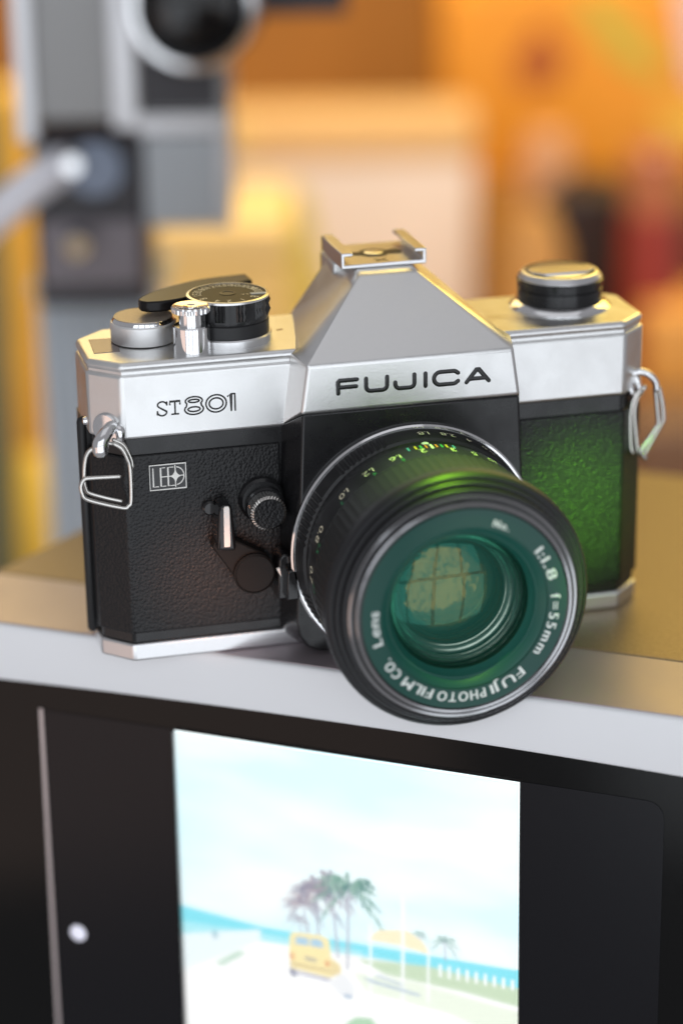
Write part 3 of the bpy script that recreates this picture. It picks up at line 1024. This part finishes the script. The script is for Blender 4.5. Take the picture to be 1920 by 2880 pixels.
def emis(name, c, s=1.0):
    m, N, L, b = new_mat(name)
    N.remove(b)
    e = N.new('ShaderNodeEmission')
    e.inputs[0].default_value = (*c, 1)
    e.inputs[1].default_value = s * 1.42
    L.new(e.outputs[0], N['Material Output'].inputs['Surface'])
    return m


def sky_pic():
    m, N, L, b = new_mat('screen_sky')
    N.remove(b)
    e = N.new('ShaderNodeEmission')
    e.inputs[1].default_value = 1.5
    tc = N.new('ShaderNodeTexCoord')
    mp = N.new('ShaderNodeMapping')
    mp.inputs['Scale'].default_value = (14, 14, 45)
    n_ = N.new('ShaderNodeTexNoise')
    n_.inputs['Scale'].default_value = 1.0
    n_.inputs['Detail'].default_value = 3
    rp = N.new('ShaderNodeValToRGB')
    rp.color_ramp.elements[0].position = 0.38
    rp.color_ramp.elements[0].color = (0.70, 0.94, 1.0, 1)
    rp.color_ramp.elements[1].position = 0.62
    rp.color_ramp.elements[1].color = (0.94, 1.0, 1.0, 1)
    L.new(tc.outputs['Object'], mp.inputs['Vector'])
    L.new(mp.outputs[0], n_.inputs['Vector'])
    L.new(n_.outputs['Fac'], rp.inputs['Fac'])
    L.new(rp.outputs['Color'], e.inputs[0])
    L.new(e.outputs[0], N['Material Output'].inputs['Surface'])
    return m


# the lit picture: flat layers a few hundredths of a millimetre apart
PX0, PX1, PZT, PZB = 45.0, 131.2, -21.75, -118.0
pic = empty('screen_picture')
pic.parent = unit
layer = [0.70]


def flat(name, poly, m):
    layer[0] -= 0.012
    bmx = bmesh.new()
    f = bmx.faces.new([bmx.verts.new((a, layer[0], b)) for a, b in poly])
    bmesh.ops.triangulate(bmx, faces=[f])
    for f in bmx.faces:
        f.normal_update()
        if f.normal.y > 0:
            f.normal_flip()
    bmesh.ops.scale(bmx, vec=(S, S, S), verts=bmx.verts)
    me_ = bpy.data.meshes.new('mesh')
    bmx.to_mesh(me_)
    bmx.free()
    return link(name, me_, m, pic)


W_, H_ = PX1 - PX0, PZT - PZB


def Q(u, v):
    """fractions of the picture: u right, v down (1 = picture width)."""
    return (PX0 + u * W_, PZT - v * W_)


pic_objs = []
flat('picture_sky', [Q(0, 0), Q(1, 0), Q(1, 1.12), Q(0, 1.12)], sky_pic())
seam = emis('screen_sea', (0.26, 0.78, 0.90))
flat('picture_sea', [Q(0, 0.548), Q(0.25, 0.572), Q(0.5, 0.572), Q(1, 0.566), Q(1, 0.66), Q(0, 0.66)], seam)
flat('picture_shallows', [Q(0, 0.600), Q(0.3, 0.592), Q(0.55, 0.594), Q(0.55, 0.66), Q(0, 0.66)], emis('screen_shallows', (0.45, 0.86, 0.93)))
flat('picture_sand', [Q(0, 0.648), Q(0.25, 0.618), Q(0.5, 0.618), Q(0.75, 0.605), Q(1, 0.622), Q(1, 1.12), Q(0, 1.12)], emis('screen_sand', (0.97, 0.98, 0.97), 1.05))
flat('picture_grass', [Q(0.53, 0.62), Q(0.74, 0.603), Q(1, 0.622), Q(1, 0.68), Q(0.85, 0.664), Q(0.62, 0.654)], emis('screen_grass', (0.60, 0.74, 0.54)))
flat('picture_lawn', [Q(0.52, 0.664), Q(0.7, 0.662), Q(1, 0.695), Q(1, 0.80), Q(0.8, 0.74), Q(0.56, 0.72)], emis('screen_lawn', (0.86, 0.93, 0.80)))
flat('picture_fence', [Q(0.0, 0.64), Q(0.243, 0.581), Q(0.243, 0.616), Q(0.0, 0.758)], emis('screen_fence', (0.86, 0.96, 0.98)))
hed = emis('screen_shrub', (0.55, 0.74, 0.62))
flat('picture_shrub', [Q(0.10, 0.715), Q(0.17, 0.665), Q(0.19, 0.66), Q(0.19, 0.672), Q(0.12, 0.722)], hed)
flat('picture_person', [Q(0.096, 0.610), Q(0.108, 0.610), Q(0.108, 0.636), Q(0.096, 0.636)], emis('screen_grey', (0.30, 0.52, 0.62)))
palm_c = [emis('screen_palm_green', (0.20, 0.38, 0.32)), emis('screen_palm_pale', (0.42, 0.60, 0.52)), emis('screen_palm_deep', (0.12, 0.26, 0.26))]
palm_b = [emis('screen_palm_brown', (0.36, 0.31, 0.38)), emis('screen_palm_dusty', (0.56, 0.48, 0.50)), emis('screen_palm_violet', (0.24, 0.24, 0.34))]
trunk = emis('screen_trunk', (0.50, 0.52, 0.60))


def palm(cx, cz, base, size, m, fronds, seed, wt=0.008):
    rnd = random.Random(seed)
    flat('picture_trunk', [Q(cx - wt / 2, cz), Q(cx + wt / 2, cz), Q(base[0] + wt / 2, base[1]), Q(base[0] - wt / 2, base[1])], trunk)
    layer[0] -= 0.012
    bmx = bmesh.new()
    for f in range(fronds):
        a = R(-25 + 230 * f / (fronds - 1) + rnd.uniform(-10, 10))
        ln = size * rnd.uniform(0.75, 1.1)
        for t in range(1, 14):
            s_ = t / 13
            x = cx + math.cos(a) * ln * s_
            z = cz - math.sin(a) * ln * s_ * 1.0 + 0.62 * ln * s_ * s_
            wd = ln * 0.36 * math.sin(PI * min(1, s_ * 0.85 + 0.12)) * rnd.uniform(0.6, 1.1)
            sx = rnd.uniform(-0.3, 0.5) * wd * (1 if math.cos(a) > 0 else -1)
            b_ = size * 0.035
            y_ = layer[0] - 0.0006 * (f * 14 + t) / 14
            mi = rnd.choice((0, 0, 1, 2))
            tri = [Q(x - b_, z), Q(x + b_, z - b_ * 0.6), Q(x + sx, z + wd)]
            fc = bmx.faces.new([bmx.verts.new((p, y_, q_)) for p, q_ in tri])
            fc.material_index = mi
            fc.normal_update()
            if fc.normal.y > 0:
                fc.normal_flip()
    bmesh.ops.scale(bmx, vec=(S, S, S), verts=bmx.verts)
    me_ = bpy.data.meshes.new('mesh')
    bmx.to_mesh(me_)
    bmx.free()
    link('picture_palm', me_, m, pic)


palm(0.415, 0.425, (0.42, 0.60), 0.105, palm_b, 11, 3)
palm(0.375, 0.470, (0.39, 0.60), 0.075, palm_b, 9, 5, 0.006)
palm(0.46, 0.395, (0.478, 0.63), 0.095, palm_b, 9, 9)
palm(0.512, 0.400, (0.505, 0.66), 0.125, palm_c, 11, 11)
palm(0.36, 0.525, (0.37, 0.585), 0.04, palm_b, 7, 2, 0.005)
palm(0.79, 0.512, (0.795, 0.575), 0.048, palm_c, 7, 8, 0.005)
palm(0.722, 0.505, (0.722, 0.56), 0.03, palm_c, 6, 12, 0.004)
white = emis('screen_white', (0.97, 1.0, 1.0), 1.05)
umb = emis('screen_parasol', (0.98, 0.88, 0.62))
flat('picture_parasol', [Q(0.56, 0.552), Q(0.60, 0.515), Q(0.68, 0.500), Q(0.725, 0.525), Q(0.755, 0.565), Q(0.66, 0.552)], umb)
flat('picture_pole', [Q(0.668, 0.40), Q(0.676, 0.40), Q(0.672, 0.79), Q(0.664, 0.79)], white)
flat('picture_pole', [Q(0.572, 0.50), Q(0.579, 0.50), Q(0.577, 0.76), Q(0.570, 0.76)], white)
flat('picture_pole', [Q(0.742, 0.55), Q(0.748, 0.55), Q(0.746, 0.72), Q(0.740, 0.72)], white)
for q in range(9):
    u0 = 0.775 + q * 0.026
    flat('picture_post', [Q(u0, 0.588 + q * 0.001), Q(u0 + 0.008, 0.588 + q * 0.001), Q(u0 + 0.008, 0.628), Q(u0, 0.628)], white)
boat = emis('screen_boat', (0.50, 0.60, 0.72))
flat('picture_boat', [Q(0.55, 0.672), Q(0.72, 0.694), Q(0.72, 0.702), Q(0.57, 0.684)], boat)
flat('picture_boat', [Q(0.59, 0.655), Q(0.67, 0.672), Q(0.67, 0.678), Q(0.59, 0.662)], boat)
flat('picture_shrub', [Q(0.50, 0.83), Q(0.53, 0.805), Q(0.575, 0.80), Q(0.60, 0.83), Q(0.60, 0.86), Q(0.50, 0.86)], emis('screen_bush', (0.48, 0.70, 0.50)))
vy = emis('screen_van_yellow', (0.97, 0.84, 0.46))
vd = emis('screen_van_dark', (0.25, 0.27, 0.38))


def VQ(u, v):
    return Q(u, v)


flat('picture_van_tyre', [VQ(0.330, 0.685), VQ(0.352, 0.688), VQ(0.352, 0.712), VQ(0.334, 0.708)], vd)
flat('picture_van_shade', [VQ(0.345, 0.69), VQ(0.455, 0.695), VQ(0.455, 0.708), VQ(0.345, 0.70)], emis('screen_van_shade', (0.55, 0.56, 0.66)))
flat('picture_van', [VQ(0.335, 0.580), VQ(0.345, 0.568), VQ(0.43, 0.563), VQ(0.452, 0.572), VQ(0.458, 0.63), VQ(0.485, 0.645), VQ(0.488, 0.672), VQ(0.455, 0.694), VQ(0.335, 0.685), VQ(0.330, 0.64)], vy)
flat('picture_van_window', [VQ(0.353, 0.580), VQ(0.43, 0.577), VQ(0.437, 0.602), VQ(0.35, 0.605)], emis('screen_van_window', (0.46, 0.66, 0.80)))
flat('picture_van_bumper', [VQ(0.332, 0.664), VQ(0.455, 0.668), VQ(0.455, 0.678), VQ(0.332, 0.675)], emis('screen_van_bumper', (0.72, 0.60, 0.36)))
flat('picture_van_pillar', [VQ(0.390, 0.576), VQ(0.396, 0.576), VQ(0.397, 0.606), VQ(0.391, 0.606)], vy)
flat('picture_van_lamp', [VQ(0.334, 0.636), VQ(0.346, 0.637), VQ(0.346, 0.655), VQ(0.334, 0.654)], emis('screen_van_lamp', (0.80, 0.40, 0.22)))
flat('picture_van_lamp', [VQ(0.440, 0.640), VQ(0.453, 0.641), VQ(0.453, 0.659), VQ(0.440, 0.658)], emis('screen_van_lamp', (0.80, 0.40, 0.22)))
flat('picture_van_plate', [VQ(0.378, 0.638), VQ(0.415, 0.640), VQ(0.415, 0.652), VQ(0.378, 0.650)], emis('screen_van_plate', (0.55, 0.52, 0.42)))
flat('picture_van_side', [VQ(0.458, 0.634), VQ(0.484, 0.648), VQ(0.486, 0.670), VQ(0.456, 0.690)], emis('screen_van_side', (0.85, 0.72, 0.42)))
flat('picture_scooter', [Q(0.455, 0.715), Q(0.475, 0.68), Q(0.50, 0.67), Q(0.53, 0.71), Q(0.515, 0.75), Q(0.48, 0.745)], emis('screen_scooter', (0.88, 0.90, 0.92)))
flat('picture_scooter', [Q(0.495, 0.735), Q(0.520, 0.735), Q(0.520, 0.748), Q(0.495, 0.750)], boat)

dm, DN, DL, db = new_mat('screen_diffuser')
DN.remove(db)
rf = DN.new('ShaderNodeBsdfRefraction')
rf.inputs['Roughness'].default_value = 0.85
rf.inputs['IOR'].default_value = 1.35
DL.new(rf.outputs[0], DN['Material Output'].inputs['Surface'])
prism('screen_cover', [(PX0, PZB), (PX1, PZB), (PX1, PZT), (PX0, PZT)], -0.75, -0.45, dm, unit, 'xz')

# ------------------------------------------------------------------ the shop behind, out of focus
bgroot_rot = Matrix(((rv.x, hv.x, 0, 0), (rv.y, hv.y, 0, 0), (0, 0, 1, 0), (0, 0, 0, 1)))


def place(name, r=0, f=0, z=0):
    o = empty(name)
    o.matrix_world = Matrix.Translation(V(r, f, z)) @ bgroot_rot
    return o


def bbox(name, x0, x1, y0, y1, z0, z1, m, parent, bevel=1.0, seg=2):
    return prism(name, [(x0, y0), (x1, y0), (x1, y1), (x0, y1)], z0, z1, m, parent, 'xy', bevel, seg)


FL = -205
wall_m = mat('orange_brown_wood', (0.42, 0.17, 0.028), 0.55, 0, 0.3, var=0.25, vscale=6)
o = place('wall', 0, 1150, 0)
bbox('panel', -900, 900, 0, 20, FL - 300, 900, wall_m, o)
w_ = [x for x in o.children][0]
w_.name = 'wall_panel'
tag(o, 'warm orange brown wooden wall of the shop', 'wall', kind='structure')
cnt = place('floor', 0, 700, FL)
bbox('counter_top', -900, 900, -420, 450, -30, 0, mat('tan_counter', (0.34, 0.17, 0.075), 0.4, 0, 0.4, var=0.2, vscale=12), cnt)
tag(cnt, 'brown counter surface behind the display unit', 'counter', kind='structure')


def simple(name, label, cat, r0, r1, f, dep, z1, m, z0=FL, bevel=3.0, **k):
    o_ = place(name, (r0 + r1) / 2, f, z0)
    h = (r1 - r0) / 2
    bbox('body', -h, h, 0, dep, 0, z1 - z0, m, o_, bevel, 3)
    return tag(o_, label, cat, **k)


cream = simple('pale_carton', 'large cream carton standing behind the prism and hot shoe', 'carton', -88, 56, 700, 45, -15, mat('cream_card', (0.88, 0.72, 0.58), 0.6, var=0.06, vscale=8))
bbox('lid', -73, 73, -1.5, 47, 170, 193, mat('tan_lid', (0.74, 0.44, 0.17), 0.6), cream, 3)
ystep = simple('ochre_box', 'low ochre yellow box in front of the cream carton', 'box', -93, -36, 500, 90, -21, mat('ochre_card', (0.78, 0.52, 0.18), 0.55))
bbox('lid', -29.5, 29.5, -1, 91, 172, 185, mat('ochre_lid', (0.80, 0.55, 0.22), 0.55), ystep, 1)
yb = place('yellow_folder', -16, 640, FL)
tag(yb, 'slim yellow green folder leaning on the cream carton', 'folder')
prism('cover', [(-22, 0), (22, 0), (-14, 168), (-40, 176)], 0, 6, mat('yellow_green_card', (0.62, 0.50, 0.10), 0.5), yb, 'xz', 1)

org = simple('orange_display_box', 'large bright orange box with leaf print behind the rewind knob', 'box', 44, 190, 800, 120, 36, mat('orange_card', (0.80, 0.30, 0.015), 0.5, var=0.12, vscale=14), z0=-66)
prism('printed_leaf', [(-2, 96), (8, 102), (30, 84), (50, 58), (40, 52), (18, 66)], -1.0, 0.4, mat('yellow_green_print', (0.58, 0.42, 0.04), 0.5), org, 'xz')
prism('printed_patch', [(-36, 62), (-20, 84), (-6, 70), (-10, 52), (-28, 46)], -1.0, 0.4, mat('rust_print', (0.42, 0.10, 0.01), 0.5), org, 'xz')
prism('printed_corner', [(52, 104), (75, 104), (75, 44), (62, 50)], -1.4, 0.3, mat('pale_pink_print', (0.75, 0.55, 0.50), 0.5), org, 'xz')
prism('printed_band', [(40, 40), (75, 34), (75, 12), (52, 22)], -1.2, 0.3, mat('yellow_print_band', (0.85, 0.52, 0.06), 0.5), org, 'xz')
simple('brown_crate', 'golden brown crate under the large orange box', 'crate', 44, 190, 795, 130, -67, mat('golden_brown_wood', (0.50, 0.23, 0.035), 0.55, var=0.3, vscale=14), bevel=2)
bag = place('leather_bag', 103, 690, FL)
tag(bag, 'dark brown leather bag standing just behind the rewind knob', 'bag')
prism('body', [(-36, 0), (46, 0), (46, 128), (34, 150), (8, 158), (-12, 146), (-32, 100)], 0, 50, mat('dark_brown_leather', (0.022, 0.008, 0.004), 0.5), bag, 'xz', 4, 3)
bag2 = place('leather_case', 172, 720, FL)
tag(bag2, 'dark brown case beside the red tin', 'case')
prism('body', [(-16, 0), (20, 0), (20, 130), (-12, 136)], 0, 50, mat('dark_brown_case', (0.10, 0.035, 0.015), 0.5), bag2, 'xz', 4, 3)
tin = place('red_tin', 141, 650, FL)
tag(tin, 'tall red tin with a brick coloured cap between the dark bags', 'tin')
lathe('body', [(15, 0), (15, 150), (13, 154)], (0, 0, 0), mat('red_tin_paint', (0.24, 0.020, 0.009), 0.4), tin, seg=40)
lathe('cap', [(13.2, 153), (13.2, 182), (10, 186), (0, 186)], (0, 0, 0), mat('brick_cap', (0.42, 0.13, 0.05), 0.4), tin, seg=40)
simple('orange_carton', 'small orange carton low behind the strap ring of the film camera', 'carton', 134, 172, 610, 60, -93, mat('orange_carton_card', (0.72, 0.32, 0.06), 0.5))

simple('brown_box', 'low dull brown box in front of the small orange carton', 'box', 120, 190, 540, 60, -128, mat('dull_brown_card', (0.16, 0.085, 0.045), 0.55))

pt = place('tan_pouch', 82, 640, FL)
tag(pt, 'soft tan pouch between the cream carton and the dark bag', 'pouch')
lathe('body', [(0, 0), (17, 2), (20, 40), (18, 110), (15, 140), (8, 156), (0, 160)], (0, 0, 0), mat('tan_cloth', (0.50, 0.24, 0.06), 0.6, var=0.2, vscale=20), pt, seg=28)
pj = place('peach_jar', 96, 740, FL)
tag(pj, 'pale peach jar rising over the dark leather bag', 'jar')
lathe('body', [(13, 0), (13, 166), (10, 176), (0, 178)], (0, 0, 0), mat('peach_paint', (0.66, 0.33, 0.16), 0.5), pj, seg=28)

# left side
simple('orange_board', 'upright orange yellow board at the picture edge behind the ribbed stand', 'board', -176, -146, 500, 30, 40, mat('orange_yellow_card', (0.78, 0.42, 0.05), 0.5, var=0.2, vscale=18))
yl = place('yellow_pouch', -143, 455, FL)
tag(yl, 'rounded yellow pouch low beside the ribbed stand', 'pouch')
lathe('body', [(0, 0), (16, 2), (22, 20), (21, 60), (17, 88), (8, 98), (0, 99)], (0, 0, 0), mat('yellow_cloth', (0.85, 0.52, 0.05), 0.55), yl, seg=32)
simple('green_post', 'narrow grey green post at the picture edge', 'post', -166, -151, 430, 20, 60, mat('grey_green_paint', (0.13, 0.14, 0.07), 0.5))
dk = place('dark_lens_cap_stand', -117, 400, FL)
dk.name = 'dark_bottle'
tag(dk, 'dark rounded bottle with a painted brown reflection behind the ribbed stand', 'bottle')
lathe('body', [(12, 0), (12, 86), (9, 104), (0, 108)], (0, 0, 0), mat('dark_bottle_paint', (0.06, 0.07, 0.09), 0.3), dk, seg=32)
prism('painted_brown_reflection', [(-8, 66), (6, 66), (6, 84), (-8, 86)], -12.6, -11, mat('brown_reflection_tone', (0.45, 0.16, 0.06), 0.4), dk, 'xz')  # brown reflection on the bottle, painted as a flat patch

# ribbed pale blue grey stand with a cine camera on it
stand = place('ribbed_stand', -98, 285, FL)
tag(stand, 'pale blue grey ribbed stand carrying the blurred cine camera', 'stand')
sm = mat('pale_blue_grey_paint', (0.60, 0.66, 0.72), 0.45)
bbox('post', -21, 20, 3, 40, 0, 214, sm, stand, 1)
for q in range(9):
    bbox('rib', -20.6 + q * 4.6, -18.0 + q * 4.6, 0, 3.4, 0, 213, sm, stand, 0.6)
bbox('cap', -22.5, 24, -1, 42, 214, 217.5, sm, stand, 0.8)

cine = place('cine_camera', -82, 250, 12.6)
tag(cine, 'grey vintage cine camera with a chrome ringed lens on the ribbed stand, out of focus', 'camera')
g1 = mat('cine_grey_enamel', (0.30, 0.30, 0.30), 0.40, 0.3)
g2 = mat('cine_silver_edge', (0.66, 0.66, 0.68), 0.35, 0.8)
g3 = mat('cine_dark', (0.035, 0.033, 0.040), 0.4)
g4 = mat('cine_panel', (0.40, 0.43, 0.46), 0.42, 0.3)
bbox('housing', -34, 33.5, 2, 52, 62, 130, g1, cine, 1.5)
bbox('edge_bar', -35, -28.5, -1.5, 2.4, 56, 130, g2, cine, 1)
bbox('edge_bar', -4.4, 4.2, -1.5, 2.4, 60, 130, g2, cine, 1)
bbox('front_panel', 5, 30, 0.5, 2.4, 66, 90, g3, cine, 0.5)
bbox('cross_bar', 3.0, 33.0, -1.8, 2.2, 58.2, 65, g2, cine, 1)
bbox('lower_housing', 5, 33, 0, 50, 27.5, 58, g4, cine, 1.2)
bbox('edge_bar', 29.2, 33.2, -1, 1, 27.5, 58, g2, cine, 0.6)
bbox('dark_block', -32, 5, 3, 48, 0, 58, g3, cine, 2)
lathe('mount', [(22, 0), (22, 8), (0, 8)], (24.0, 0.8, 102), g3, cine, 'y', 48)
lathe('lens_ring', [(16.3, 6), (20.6, 7), (20.8, 20), (19.4, 22.5), (17.4, 22.5), (16.3, 20.5)], (24.0, 0, 102), M['chrome'], cine, 'y', 64, close=False)
lathe('lens_glass', [(16.6, 12), (16, 15), (10, 17.4), (0, 18.2)], (24.0, 0, 102), M['black_gloss'], cine, 'y', 48)
lathe('viewfinder_disc', [(9.2, 0), (9.2, 3), (8.4, 3.6), (0, 3.6)], (-10.5, 1.5, 47.4), mat('blue_grey_disc', (0.20, 0.24, 0.32), 0.35, 0.2), cine, 'y', 40)
bbox('side_arm', 33.4, 72, 44, 56, 89, 112, g3, cine, 1)
lathe('knob', [(4.6, 0), (4.6, 6), (3.6, 8), (0, 8)], (-16.5, -4, 24.0), M['chrome'], cine, 'y', 32)
lathe('knob', [(4.0, 0), (4.0, 6), (3.0, 8), (0, 8)], (-17.0, -2, 50.5), M['chrome'], cine, 'y', 32)
bm = bmesh.new()
add_tube(bm, spline([(-22, 0, 48), (-30, -6, 44), (-38, -8, 38), (-48, -6, 30), (-54, 2, 22)], 6), 6.5, 14)
link('handle', from_bm(scaled(bm)), mat('cine_white_handle', (0.80, 0.80, 0.86), 0.3, 0.2), cine, 50)
bbox('chin_plate', -30, 3, 0.8, 3.2, 8, 30, mat('cine_purple_grey', (0.20, 0.18, 0.20), 0.4, 0.2), cine, 1)
